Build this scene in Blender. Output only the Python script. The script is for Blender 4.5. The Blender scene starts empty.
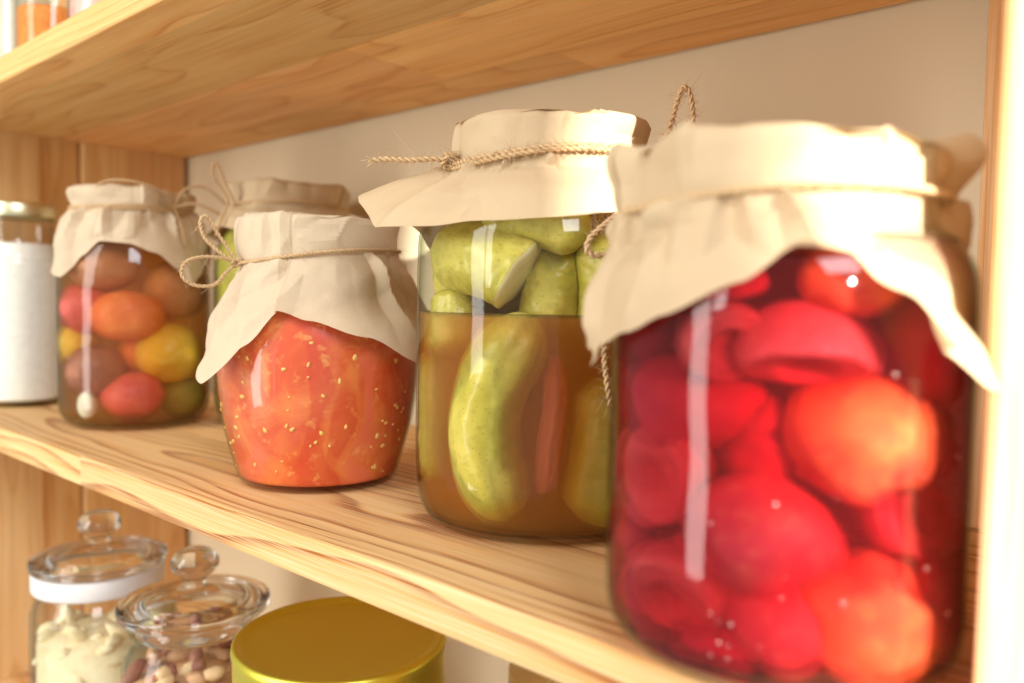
import bpy, math, random
from mathutils import Vector, Matrix, noise
R = math.radians
sc = bpy.context.scene
col = sc.collection
rnd = random.Random(7)

# ------------------------------------------------------------------ materials
class NT:
    def __init__(s, name):
        s.m = bpy.data.materials.new(name); s.m.use_nodes = True
        s.t = s.m.node_tree; s.t.nodes.clear()
        s.out = s.n('ShaderNodeOutputMaterial')
    def n(s, typ, ins=None, **kw):
        nd = s.t.nodes.new(typ)
        for k, v in kw.items(): setattr(nd, k, v)
        for k, v in (ins or {}).items():
            if isinstance(v, bpy.types.NodeSocket): s.t.links.new(v, nd.inputs[k])
            else: nd.inputs[k].default_value = v
        return nd
    def math(s, op, a, b=0.0, c=0.0, clamp=False):
        return s.n('ShaderNodeMath', {0: a, 1: b, 2: c}, operation=op, use_clamp=clamp).outputs[0]
    def mix(s, f, a, b, blend='MIX'):
        nd = s.n('ShaderNodeMix', {0: f, 6: a, 7: b}, data_type='RGBA', blend_type=blend)
        return nd.outputs[2]
    def noise(s, vec, scale=5, detail=3, rough=.5, dist=0):
        return s.n('ShaderNodeTexNoise', {'Vector': vec, 'Scale': scale, 'Detail': detail, 'Roughness': rough, 'Distortion': dist})
    def ramp(s, f, stops, interp='LINEAR'):
        nd = s.n('ShaderNodeValToRGB', {0: f}); cr = nd.color_ramp; cr.interpolation = interp
        while len(cr.elements) < len(stops): cr.elements.new(.5)
        for e, (p, c) in zip(cr.elements, stops): e.position = p; e.color = (*c, 1)
        return nd.outputs[0]
    def maprange(s, v, a, b, c, d):
        return s.n('ShaderNodeMapRange', {0: v, 1: a, 2: b, 3: c, 4: d}).outputs[0]
    def obj(s): return s.n('ShaderNodeTexCoord').outputs['Object']
    def scale(s, vec, xyz, loc=(0, 0, 0)):
        return s.n('ShaderNodeMapping', {'Vector': vec, 'Scale': xyz, 'Location': loc}).outputs[0]
    def bump(s, h, strength=.3, dist=.001, normal=None):
        ins = {'Height': h, 'Strength': strength, 'Distance': dist}
        if normal is not None: ins['Normal'] = normal
        return s.n('ShaderNodeBump', ins).outputs[0]
    def bsdf(s, col, rough=.5, **kw):
        b = s.n('ShaderNodeBsdfPrincipled')
        def put(k, v):
            if isinstance(v, bpy.types.NodeSocket): s.t.links.new(v, b.inputs[k])
            else: b.inputs[k].default_value = v
        put('Base Color', col if isinstance(col, bpy.types.NodeSocket) else (*col, 1)); put('Roughness', rough)
        for k, v in kw.items(): put(k.replace('_', ' '), v)
        return b.outputs[0]
    def surf(s, sh): s.t.links.new(sh, s.out.inputs['Surface']); return s.m
    def vol(s, sh): s.t.links.new(sh, s.out.inputs['Volume']); return s.m

def wood(name, axis='X', tone=(1, 1, 1), stave=.105, seed=0.0, flat=False, contrast=1.25, dark=1.0):
    """solid pine: growth rings round a wandering pith, glued staves, fine fibres"""
    k = NT(name)
    o = k.obj()
    sep = k.n('ShaderNodeSeparateXYZ', {0: o}).outputs
    L, A, B = (sep[0], sep[1], sep[2]) if axis == 'X' else (sep[2], sep[1], sep[0])
    a0 = k.math('ADD', A, 3.0 + seed)
    si = k.math('FLOOR', k.math('DIVIDE', a0, stave))
    w1 = k.n('ShaderNodeTexWhiteNoise', {'W': si}, noise_dimensions='1D').outputs
    lj = k.math('FLOOR', k.math('DIVIDE', k.math('ADD', L, k.math('MULTIPLY', w1[0], 1.1)), 1.3))
    sid = k.math('ADD', k.math('MULTIPLY', si, 7.31), k.math('MULTIPLY', lj, 3.77))
    w2n = k.n('ShaderNodeTexWhiteNoise', {'W': sid}, noise_dimensions='1D')
    w2 = k.n('ShaderNodeSeparateColor', {0: w2n.outputs['Color']}).outputs
    la = k.math('SUBTRACT', a0, k.math('MULTIPLY', k.math('ADD', si, .5), stave))
    va = k.n('ShaderNodeCombineXYZ', {0: k.math('MULTIPLY', L, 2.2), 1: k.math('MULTIPLY', A, 9), 2: k.math('MULTIPLY', B, 9)}).outputs[0]
    vs = k.n('ShaderNodeVectorMath', {0: va, 1: k.n('ShaderNodeCombineXYZ', {0: k.math('MULTIPLY', sid, 1.7)}).outputs[0]}, operation='ADD').outputs[0]
    n1 = k.noise(vs, 1.6, 1.5, .4)
    nc = k.n('ShaderNodeSeparateColor', {0: n1.outputs['Color']}).outputs
    amp = .030
    pa = k.math('ADD', k.math('ADD', la, k.math('MULTIPLY', k.math('SUBTRACT', w2[0], .5), .09)), k.math('MULTIPLY', k.math('SUBTRACT', nc[0], .5), amp))
    pb = k.math('ADD', k.math('ADD', B, k.math('ADD', k.math('MULTIPLY', w2[1], .06), .012)), k.math('MULTIPLY', k.math('SUBTRACT', nc[1], .5), amp))
    if axis != 'X' : pb = k.math('ADD', pb, .01)
    r = k.math('SQRT', k.math('ADD', k.math('MULTIPLY', pa, pa), k.math('MULTIPLY', pb, pb)))
    fr = k.math('FRACT', k.math('ADD', k.math('MULTIPLY', r, 165.0), k.math('MULTIPLY', w2[2], 5)))
    late = k.math('MULTIPLY', k.math('POWER', fr, 3.2), k.maprange(fr, .93, 1.0, contrast, 0.0))
    # fibres
    vf = k.n('ShaderNodeCombineXYZ', {0: k.math('MULTIPLY', L, 9), 1: k.math('MULTIPLY', A, 950), 2: k.math('MULTIPLY', B, 950)}).outputs[0]
    nf = k.noise(vf, 1.0, 3, .6).outputs[0]
    vm = k.n('ShaderNodeCombineXYZ', {0: k.math('MULTIPLY', L, 3), 1: k.math('MULTIPLY', A, 60), 2: k.math('MULTIPLY', B, 60)}).outputs[0]
    nm = k.noise(vm, 1.0, 3, .55).outputs[0]
    c = k.ramp(late, [(0, (.92, .585, .25)), (.3, (.85, .47, .165)), (.75, (.44, .145, .03)), (1, (.33, .09, .015))])
    c = k.mix(k.maprange(nm, .35, .75, 0, .5), c, (.58, .265, .075, 1))
    c = k.mix(k.maprange(nf, .42, .62, 0, .6), c, (.95, .72, .42, 1))
    tint = k.maprange(w2[2], 0, 1, .82, 1.1)
    c = k.mix(1.0, c, k.n('ShaderNodeCombineColor', {0: tint, 1: k.math('MULTIPLY', tint, k.maprange(w2[0], 0, 1, .95, 1.03)), 2: tint}).outputs[0], 'MULTIPLY')
    c = k.mix(1.0, c, (*[t * dark for t in tone], 1), 'MULTIPLY')
    h = k.math('ADD', k.math('MULTIPLY', late, .5), nf)
    return k.surf(k.bsdf(c, k.maprange(nf, .2, .8, .5, .68), Normal=k.bump(h, .35, .0006), Specular_IOR_Level=.12))

def glass(name, tint=(.985, .99, .985), boost=1.0):
    """clear jar glass: passes light straight through, mirrors more toward grazing angles"""
    k = NT(name)
    f = k.n('ShaderNodeLayerWeight', {'Blend': .5}).outputs['Facing']
    F = k.math('ADD', k.math('MULTIPLY', k.math('POWER', f, 5.0), .48 * min(boost, 1)), .022 * boost, clamp=True)
    nb = k.noise(k.scale(k.obj(), (1, 1, .5)), 20, 2, .5).outputs[0]
    nrm = k.bump(nb, .35, .005)
    tr = k.n('ShaderNodeBsdfTransparent', {0: k.mix(k.math('POWER', f, 3.0), (*tint, 1), (.60, .66, .58, 1))}).outputs[0]
    gl = k.n('ShaderNodeBsdfGlossy', {0: (1, 1, 1, 1), 'Roughness': .04, 'Normal': nrm}).outputs[0]
    return k.surf(k.n('ShaderNodeMixShader', {0: F, 1: tr, 2: gl}).outputs[0])

def paper(name, colr, trans=.22, dark=(.50, .37, .22)):
    k = NT(name); o = k.obj()
    fib = k.noise(k.scale(o, (900, 900, 260)), 1, 3, .6).outputs[0]
    blot = k.noise(o, 55, 4, .6).outputs[0]
    wr2 = k.noise(o, 75, 3, .55, .6).outputs[0]
    c = k.mix(k.maprange(fib, .5, .85, 0, .22), (*colr, 1), (*dark, 1))
    c = k.mix(k.maprange(blot, .45, .75, 0, .14), c, (*dark, 1))
    h = k.math('MULTIPLY', wr2, .3)
    nrm = k.bump(k.math('ADD', h, k.math('MULTIPLY', fib, .04)), .5, .0022)
    d = k.bsdf(c, .72, Normal=nrm, Specular_IOR_Level=.25)
    t = k.n('ShaderNodeBsdfTranslucent', {0: k.mix(.35, c, (.75, .50, .22, 1)), 'Normal': nrm}).outputs[0]
    return k.surf(k.n('ShaderNodeMixShader', {0: trans, 1: d, 2: t}).outputs[0])

def simple(name, c1, c2=None, rough=.5, nscale=60, lo=.35, hi=.7, bstr=.2, bdist=.001, **kw):
    k = NT(name); o = k.obj()
    n = k.noise(o, nscale, 4, .6).outputs[0]
    c = k.mix(k.maprange(n, lo, hi, 0, 1), (*c1, 1), (*(c2 or c1), 1))
    return k.surf(k.bsdf(c, rough, Normal=k.bump(n, bstr, bdist), **kw))

def fruit_mat(name, c1, c2, c3, nscale=30, rough=.28, sss=.35, speck=0.0, spec=.12):
    k = NT(name); o = k.obj()
    oi = k.n('ShaderNodeObjectInfo').outputs['Random']
    off = k.n('ShaderNodeVectorMath', {0: o, 1: k.n('ShaderNodeCombineXYZ', {0: k.math('MULTIPLY', oi, 9.0)}).outputs[0]}, operation='ADD').outputs[0]
    n = k.noise(off, nscale, 3, .55).outputs[0]
    n2 = k.noise(off, nscale * 6, 3, .6).outputs[0]
    c = k.mix(k.maprange(n, .36, .66, 0, 1), (*c1, 1), (*c2, 1))
    c = k.mix(k.maprange(n2, .5, .8, 0, .55), c, (*c3, 1))
    if speck:
        v = k.n('ShaderNodeTexVoronoi', {'Vector': off, 'Scale': 320}).outputs[0]
        c = k.mix(k.maprange(v, .12, .2, speck, 0), c, (*c3, 1))
    return k.surf(k.bsdf(c, rough, Normal=k.bump(k.math('ADD', n, k.math('MULTIPLY', n2, .25)), .25, .002), Subsurface_Weight=sss,
                         Subsurface_Radius=(.014, .006, .003), Subsurface_Scale=.7, Specular_IOR_Level=spec))

def clear_liquid(name, colr, dens):
    k = NT(name)
    k.surf(k.n('ShaderNodeBsdfTransparent', {0: (1, 1, 1, 1)}).outputs[0])
    return k.vol(k.n('ShaderNodeVolumeAbsorption', {0: (*colr, 1), 'Density': dens}).outputs[0])

def volume_liquid(name, colr, dens, scat, sdens, ior=1.33, bend=.5):
    """cloudy brine as a real scattering volume"""
    k = NT(name)
    rf = k.n('ShaderNodeBsdfRefraction', {'Color': (1, 1, 1, 1), 'Roughness': 0.0, 'IOR': ior}).outputs[0]
    st = k.n('ShaderNodeBsdfTransparent', {0: (1, 1, 1, 1)}).outputs[0]
    k.surf(k.n('ShaderNodeMixShader', {0: bend, 1: st, 2: rf}).outputs[0])
    a = k.n('ShaderNodeVolumeAbsorption', {0: (*colr, 1), 'Density': dens}).outputs[0]
    b = k.n('ShaderNodeVolumeScatter', {0: (*scat, 1), 'Density': sdens, 'Anisotropy': .35}).outputs[0]
    return k.vol(k.n('ShaderNodeAddShader', {0: a, 1: b}).outputs[0])

def murky_liquid(name, colr, cloud, amount, dens):
    """cloudy brine: light passes partly, the haze in it shows as a soft scattering skin"""
    k = NT(name); o = k.obj()
    n = k.noise(k.scale(o, (1, 1, .45)), 26, 3, .55).outputs[0]
    tr = k.n('ShaderNodeBsdfTransparent', {0: (1, 1, 1, 1)}).outputs[0]
    d = k.n('ShaderNodeBsdfDiffuse', {0: (*cloud, 1)}).outputs[0]
    tl = k.n('ShaderNodeBsdfTranslucent', {0: (*cloud, 1)}).outputs[0]
    dd = k.n('ShaderNodeMixShader', {0: .5, 1: d, 2: tl}).outputs[0]
    k.surf(k.n('ShaderNodeMixShader', {0: k.maprange(n, .3, .7, amount * .75, amount * 1.25), 1: tr, 2: dd}).outputs[0])
    return k.vol(k.n('ShaderNodeVolumeAbsorption', {0: (*colr, 1), 'Density': dens}).outputs[0])

M = {}
M['board'] = wood('pine_board', 'X', seed=.021)
M['board_top'] = wood('pine_board_upper', 'X', seed=.313, tone=(1.02, .93, .80), dark=.94, contrast=.6)  # warmer, darker pine: underside shade and bounce tinted into the colour
M['plank'] = wood('pine_plank', 'Z', seed=.05, stave=.09, contrast=.5)
M['glass'] = glass('jar_glass')
M['glass_in'] = glass('jar_glass_inside', (.985, .99, .985), .3)
def solid_glass(name):
    k = NT(name)
    return k.surf(k.bsdf((.97, .97, .94), .06, Transmission_Weight=1.0, IOR=1.47))
M['lidglass'] = solid_glass('lid_glass')
M['kraft'] = paper('kraft_paper', (.66, .505, .315))
M['white_paper'] = paper('pale_kraft_paper', (.73, .60, .42))
M['twine'] = simple('jute_twine', (.68, .48, .27), (.44, .27, .12), .85, 900, .3, .75, .6, .0004)
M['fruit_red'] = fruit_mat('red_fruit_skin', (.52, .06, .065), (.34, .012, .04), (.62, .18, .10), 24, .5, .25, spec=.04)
M['fruit_sunlit'] = fruit_mat('sun_glow_fruit_skin', (.74, .17, .05), (.48, .03, .04), (.86, .36, .10), 20, .5, .3, spec=.03)  # orange-red skin with the sun's glow worked into its colour
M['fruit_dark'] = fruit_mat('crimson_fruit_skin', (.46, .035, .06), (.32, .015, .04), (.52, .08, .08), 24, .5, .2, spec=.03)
M['fruit_flesh'] = fruit_mat('red_fruit_flesh', (.52, .09, .09), (.44, .045, .06), (.6, .16, .12), 60, .35, .25)
M['cucumber'] = fruit_mat('cucumber_skin', (.44, .38, .045), (.60, .51, .10), (.28, .25, .03), 34, .32, .25, .75, .35)
M['cucumber_flesh'] = fruit_mat('cucumber_flesh', (.80, .74, .42), (.72, .66, .32), (.86, .82, .52), 90, .4, .4)
M['red_liquid'] = volume_liquid('red_juice', (.93, .08, .22), 46, (.9, .10, .16), 3)
M['brine_clear'] = volume_liquid('amber_brine', (.90, .62, .22), 26, (.9, .66, .3), 10)
M['brine_cloudy'] = volume_liquid('cloudy_brine', (.99, .50, .045), 42, (1.0, .57, .14), 40)
M['pepper'] = fruit_mat('pepper_strip', (.66, .20, .14), (.58, .13, .10), (.7, .3, .2), 40)
M['herb'] = simple('brown_herb', (.50, .26, .04), (.32, .15, .02), .6, 160, bstr=.6)
M['puree'] = None
M['seed'] = simple('tomato_seed', (.90, .58, .16), (.82, .44, .10), .4, 400)
M['tom_orange'] = fruit_mat('orange_tomato_skin', (.82, .25, .07), (.74, .15, .05), (.88, .40, .15), 24, .25)
M['tom_red'] = fruit_mat('red_tomato_skin', (.70, .13, .10), (.60, .09, .07), (.80, .25, .16), 24, .25)
M['tom_yellow'] = fruit_mat('yellow_tomato_skin', (.82, .52, .07), (.74, .42, .04), (.9, .66, .2), 24, .25)
M['tom_brown'] = fruit_mat('brown_tomato_skin', (.42, .17, .10), (.28, .09, .06), (.55, .28, .18), 24, .25)
M['tom_faded'] = fruit_mat('faded_tomato_skin', (.62, .30, .15), (.50, .20, .09), (.70, .40, .22), 24, .25)
M['garlic'] = fruit_mat('garlic_clove', (.90, .84, .68), (.84, .76, .58), (.95, .9, .8), 60, .4)
M['gherkin'] = fruit_mat('olive_gherkin', (.36, .28, .06), (.27, .2, .04), (.45, .36, .1), 50, .4)
M['gold'] = simple('gold_lid_metal', (.78, .74, .50), (.72, .68, .44), .34, 8, bstr=.03, Metallic=1.0)
M['olive_gold'] = simple('green_gold_lid_metal', (.80, .72, .10), (.76, .67, .08), .38, 8, bstr=.03, Metallic=1.0)
M['flour'] = simple('white_powder', (.90, .87, .80), (.84, .80, .73), .9, 120, bstr=.5, bdist=.002)
M['cream_nuts'] = simple('cashew_kernel', (.84, .72, .45), (.74, .58, .32), .55, 80)
M['brown_nuts'] = simple('dried_fruit_piece', (.62, .36, .18), (.45, .22, .10), .5, 70)
M['tan_nuts'] = simple('tan_nut', (.78, .55, .30), (.66, .42, .2), .5, 70)
M['gasket'] = simple('white_gasket', (.82, .78, .76), (.74, .70, .68), .5, 40)
M['lentil'] = simple('orange_lentils', (.85, .30, .05), (.66, .18, .02), .8, 220, bstr=.7, bdist=.003)
M['pink'] = simple('pink_salt', (.80, .34, .30), (.86, .55, .48), .7, 60, bstr=.5, bdist=.002)
M['ivory'] = simple('ivory_powder', (.86, .80, .68), (.8, .72, .6), .9, 60)
M['olive_fill'] = simple('yellow_green_filling', (.50, .46, .08), (.34, .30, .05), .4, 50, bstr=.5, bdist=.003)
M['dark_fill'] = simple('dark_preserve', (.16, .08, .035), (.07, .04, .02), .4, 60, bstr=.5, bdist=.003)
M['dark_berry'] = simple('dark_dried_berry', (.42, .17, .10), (.30, .10, .06), .5, 60)

def wall_mat():
    k = NT('painted_wall'); o = k.obj()
    n = k.noise(o, 6, 4, .5).outputs[0]; f = k.noise(o, 260, 3, .6).outputs[0]
    c = k.mix(k.maprange(n, .3, .7, 0, 1), (.73, .62, .43, 1), (.70, .59, .40, 1))
    return k.surf(k.bsdf(c, .8, Normal=k.bump(f, .15, .001)))
M['wall'] = wall_mat()

def puree_mat():
    k = NT('crushed_tomato'); o = k.obj()
    n = k.noise(o, 24, 5, .65, 1.0).outputs[0]
    n2 = k.noise(k.scale(o, (1, 1, .6), (.3, .1, .2)), 22, 2.5, .5, 1.2).outputs[0]
    n3 = k.noise(o, 120, 3, .65).outputs[0]
    c = k.mix(k.maprange(n, .40, .60, 0, 1), (.70, .10, .03, 1), (.82, .22, .06, 1))
    c = k.mix(k.maprange(n2, .52, .60, 0, .85), c, (.80, .17, .085, 1))
    c = k.mix(k.maprange(n2, .44, .38, 0, .6), c, (.66, .06, .025, 1))
    c = k.mix(k.maprange(n3, .58, .75, 0, .6), c, (.92, .48, .14, 1))
    return k.surf(k.bsdf(c, .35, Normal=k.bump(n, .3, .003), Subsurface_Weight=.2, Subsurface_Radius=(.015, .006, .003), Subsurface_Scale=.5))
M['puree'] = puree_mat()

# ------------------------------------------------------------------ mesh helpers
class MB:
    def __init__(s): s.v = []; s.f = []; s.mi = []
    def add(s, v, f, mi=0):
        b = len(s.v); s.v += [tuple(x) for x in v]; s.f += [tuple(i + b for i in q) for q in f]; s.mi += [mi] * len(f); return s
    def build(s, name, mats, parent=None, smooth=True):
        me = bpy.data.meshes.new(name); me.from_pydata(s.v, [], s.f); me.update()
        for m in (mats if isinstance(mats, (list, tuple)) else [mats]): me.materials.append(m)
        me.polygons.foreach_set('material_index', s.mi)
        if smooth: me.polygons.foreach_set('use_smooth', [True] * len(s.f))
        o = bpy.data.objects.new(name, me); col.objects.link(o)
        if parent: o.parent = parent
        return o

class Sheet(MB):
    def build(s, *a, **k):
        o = MB.build(s, *a, **k); o.data.set_sharp_from_angle(angle=R(8)); return o

def lathe(prof, n=72):
    v = []; f = []; rings = []
    for r, z in prof:
        if r < 1e-6: rings.append([len(v)]); v.append((0, 0, z))
        else:
            rings.append(list(range(len(v), len(v) + n)))
            v += [(r * math.cos(2 * math.pi * i / n), r * math.sin(2 * math.pi * i / n), z) for i in range(n)]
    for a, b in zip(rings, rings[1:]):
        for i in range(n):
            j = (i + 1) % n
            if len(a) == 1 and len(b) == 1: continue
            if len(a) == 1: f.append((a[0], b[j], b[i]))
            elif len(b) == 1: f.append((a[i], a[j], b[0]))
            else: f.append((a[i], a[j], b[j], b[i]))
    return v, f

def smooth_prof(pts, k=6):
    """Catmull-Rom through profile points"""
    out = []
    P = [pts[0]] + list(pts) + [pts[-1]]
    for i in range(1, len(P) - 2):
        p0, p1, p2, p3 = [Vector((*q, 0)) for q in P[i - 1:i + 3]]
        for j in range(k):
            t = j / k
            q = .5 * ((2 * p1) + (p2 - p0) * t + (2 * p0 - 5 * p1 + 4 * p2 - p3) * t * t + (3 * p1 - p0 - 3 * p2 + p3) * t ** 3)
            out.append((max(q.x, 0), q.y))
    out.append(pts[-1]); return out

def shell(prof, th=.0025, base=.006):
    """closed glass wall from the outer profile (bottom centre -> rim)"""
    inner = [(max(r - th, 0), max(z, base) if r < 1e-6 or z < base else z) for r, z in prof]
    inner = [(r, z) for r, z in inner]
    return list(prof) + inner[::-1]

def frames(path):
    T = []
    for i in range(len(path)):
        a = path[max(i - 1, 0)]; b = path[min(i + 1, len(path) - 1)]
        T.append((b - a).normalized() if (b - a).length > 1e-9 else Vector((0, 0, 1)))
    u = T[0].orthogonal().normalized(); out = []
    for t in T:
        u = (u - t * u.dot(t)); u = u.normalized() if u.length > 1e-6 else t.orthogonal().normalized()
        out.append((t, u, t.cross(u)))
    return out

def resample(pts, step, closed=False):
    P = [Vector(p) for p in pts]
    if closed: P = P + [P[0], P[1], P[2]]; P = [P[-4]] + P
    else: P = [P[0]] + P + [P[-1]]
    out = []
    for i in range(1, len(P) - 2):
        p0, p1, p2, p3 = P[i - 1:i + 3]
        n = max(2, int((p2 - p1).length / step))
        for j in range(n):
            t = j / n
            out.append(.5 * ((2 * p1) + (p2 - p0) * t + (2 * p0 - 5 * p1 + 4 * p2 - p3) * t * t + (3 * p1 - p0 - 3 * p2 + p3) * t ** 3))
    out.append(P[-2]); return out

def tube(mb, path, rad, n=6, mi=0):
    fr = frames(path); v = []; f = []
    for i, (p, (t, u, w)) in enumerate(zip(path, fr)):
        r = rad(i / (len(path) - 1)) if callable(rad) else rad
        v += [p + (u * math.cos(2 * math.pi * k / n) + w * math.sin(2 * math.pi * k / n)) * r for k in range(n)]
    for i in range(len(path) - 1):
        for k in range(n):
            a = i * n + k; b = i * n + (k + 1) % n
            f.append((a, b, b + n, a + n))
    f.append(tuple(range(n))[::-1]); f.append(tuple(range((len(path) - 1) * n, len(path) * n)))
    mb.add(v, f, mi)

def rope(mb, pts, rad=.0013, pitch=.007, step=.0011, fuzz=0, rs=None, strands=2):
    path = resample(pts, step); fr = frames(path)
    d = 0; ang = []
    for i, p in enumerate(path):
        if i: d += (p - path[i - 1]).length
        ang.append(d / pitch * 2 * math.pi)
    for s in range(strands):
        q = [p + (u * math.cos(a + 2 * math.pi * s / strands) + w * math.sin(a + 2 * math.pi * s / strands)) * rad * .55
             for p, (t, u, w), a in zip(path, fr, ang)]
        tube(mb, q, rad * .62, 5)
    rs = rs or rnd
    if fuzz > 1:
        for end, i in ((path[0] - path[2], 0), (path[-1] - path[-3], -1)):     # frayed ends
            for _ in range(9):
                dv = (end.normalized() + Vector((rs.uniform(-.5, .5), rs.uniform(-.5, .5), rs.uniform(-.5, .5)))).normalized(); l = rs.uniform(.003, .008)
                tube(mb, [path[i] + dv * l * q / 3 + Vector((0, 0, -.0012)) * (q / 3) ** 2 for q in range(4)], .00018, 3)
    for _ in range(int(fuzz * d * 1000)):
        i = rs.randrange(len(path)); t, u, w = fr[i]; a = rs.uniform(0, 6.283)
        n = u * math.cos(a) + w * math.sin(a)
        l = rs.uniform(.002, .007) * (1 + 1.5 * (rs.random() < .08)); p = path[i] + n * rad * .6
        dirv = (n * rs.uniform(.4, 1) + t * rs.uniform(-1, 1)).normalized()
        bend = Vector((rs.uniform(-1, 1), rs.uniform(-1, 1), rs.uniform(-1, .6))) * .5
        tube(mb, [p + dirv * l * k / 4 + bend * l * (k / 4) ** 2 for k in range(5)], lambda x: .00015 * (1.1 - x * .7), 3)

def ellipsoid(c, rad, seg=40, rings=26, amp=.0, freq=1.4, seed=0, crease=0, dimple=0, axis=None, cut=None):
    v = []; f = []
    Rm = axis or Matrix.Identity(3)
    for i in range(rings + 1):
        th = math.pi * i / rings
        for j in range(seg):
            ph = 2 * math.pi * j / seg
            d = Vector((math.sin(th) * math.cos(ph), math.sin(th) * math.sin(ph), math.cos(th)))
            r = 1 + amp * noise.noise(d * freq + Vector((seed, seed * .7, 0)))
            if crease: r -= crease * math.exp(-(ph - math.pi) ** 2 / .02) * math.sin(th)
            if dimple: r -= dimple * (math.exp(-(th / .35) ** 2) + .5 * math.exp(-((math.pi - th) / .3) ** 2))
            p = Vector((d.x * rad[0], d.y * rad[1], d.z * rad[2])) * r
            if cut is not None and p.y < cut:      # flat cut face toward local -y
                rr = math.hypot(p.x, p.z) / max(rad[0], 1e-6)
                p.y = cut + .0065 * math.exp(-(rr / .40) ** 4) - .0006 * math.cos(rr * 14)
            v.append(Vector(c) + Rm @ p)
    for i in range(rings):
        for j in range(seg):
            a = i * seg + j; b = i * seg + (j + 1) % seg
            f.append((a, b, b + seg, a + seg))
    return v, f

def cucumber(p0, p1, r, bend=(0, 0, 0), seed=0, cut0=False, cut1=False, amp=.06, taper=1.0):
    """warty gherkin along a bent axis, optional sliced ends (material 1)"""
    p0, p1, bd = Vector(p0), Vector(p1), Vector(bend)
    n = 70; seg = 56; path = []
    for i in range(n + 1):
        t = i / n; path.append(p0.lerp(p1, t) + bd * (4 * t * (1 - t)))
    fr = frames(path); v = []; f = []; mi = []
    for i, (p, (t, u, w)) in enumerate(zip(path, fr)):
        x = i / n
        a = 1.0 if cut0 and x < .5 else min(1, (1 - (1 - min(x / .22, 1)) ** 2.2) ** .5)
        b = 1.0 if cut1 and x > .5 else min(1, (1 - (1 - min((1 - x) / .22, 1)) ** 2.2) ** .5)
        rr = r * max(a * b, .02) * (1 + (taper - 1) * x)
        for k in range(seg):
            an = 2 * math.pi * k / seg
            q = Vector((math.cos(an) * 2.2, math.sin(an) * 2.2, x * 5 + seed))
            wob = 1 + amp * noise.noise(q) + .03 * noise.noise(q * 3.3) + .022 * math.cos(an * 7 + seed) + .03 * max(0, noise.noise(Vector((math.cos(an) * 5, math.sin(an) * 5, x * 16 + seed))) - .15)
            v.append(p + (u * math.cos(an) + w * math.sin(an)) * rr * wob)
    for i in range(n):
        for k in range(seg):
            a = i * seg + k; b = i * seg + (k + 1) % seg
            f.append((a, b, b + seg, a + seg)); mi.append(0)
    mb = MB(); mb.v = v; mb.f = f; mb.mi = mi
    for end, i in ((cut0, 0), (cut1, n)):
        base = [i * seg + k for k in range(seg)]
        t = fr[i][0] * (-1 if i == 0 else 1)
        c = path[i] + t * (.0012 if end else 0)
        m1 = len(mb.v)
        for s in (.8, .35):
            mb.v += [path[i].lerp(Vector(v[q]), s) + t * (.0012 if end else 0) for q in base]
        mb.v.append(c); ci = len(mb.v) - 1
        for k in range(seg):
            k2 = (k + 1) % seg
            for ra, rb in ((base, m1), (range(m1, m1 + seg), m1 + seg)):
                mb.f.append((ra[k], ra[k2], rb + k2, rb + k)); mb.mi.append(1 if end else 0)
            mb.f.append((m1 + seg + k, m1 + seg + k2, ci)); mb.mi.append(1 if end else 0)
    return mb

def interp(keys, th):
    """periodic smooth interpolation of [(deg, values...)]"""
    ks = sorted(keys); n = len(ks); th = (th + 180) % 360 - 180
    for i in range(n):
        a = ks[i]; b = ks[(i + 1) % n]
        a0 = a[0]; b0 = b[0] + (360 if i == n - 1 else 0)
        t = th if th >= ks[0][0] else th + 360
        if a0 <= t <= b0:
            x = (t - a0) / (b0 - a0) if b0 > a0 else 0
            x = x * x * (3 - 2 * x) * .65 + x * .35
            return [p + (q - p) * x for p, q in zip(a[1:], b[1:])]
    return list(ks[0][1:])

def rad_at(P, z):
    for (r0, z0), (r1, z1) in zip(P, P[1:]):
        if z0 <= z <= z1 and z1 > z0: return r0 + (r1 - r0) * (z - z0) / (z1 - z0)
    return 0

def facet(deg, y, cell, seed, rad=.058):
    """piecewise flat random relief: the facets of crumpled paper"""
    N = max(6, round(2 * math.pi * rad / cell))
    a = R(deg)
    wv = Vector((math.cos(a) * 1.6, math.sin(a) * 1.6, y * 22 + seed))
    u = (deg % 360) / 360 * N + 1.1 * noise.noise(wv); v = y / cell + 1.1 * noise.noise(wv + Vector((7, 3, 1)))
    i, j = math.floor(u), math.floor(v); fu, fv = u - i, v - j
    h = lambda p, q: noise.cell(Vector((p % N + .5, q + .5, seed + .5))) * 2 - 1
    if fu + fv < 1: return h(i, j) + fu * (h(i + 1, j) - h(i, j)) + fv * (h(i, j + 1) - h(i, j))
    return h(i + 1, j + 1) + (1 - fu) * (h(i, j + 1) - h(i + 1, j + 1)) + (1 - fv) * (h(i + 1, j) - h(i + 1, j + 1))

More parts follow.
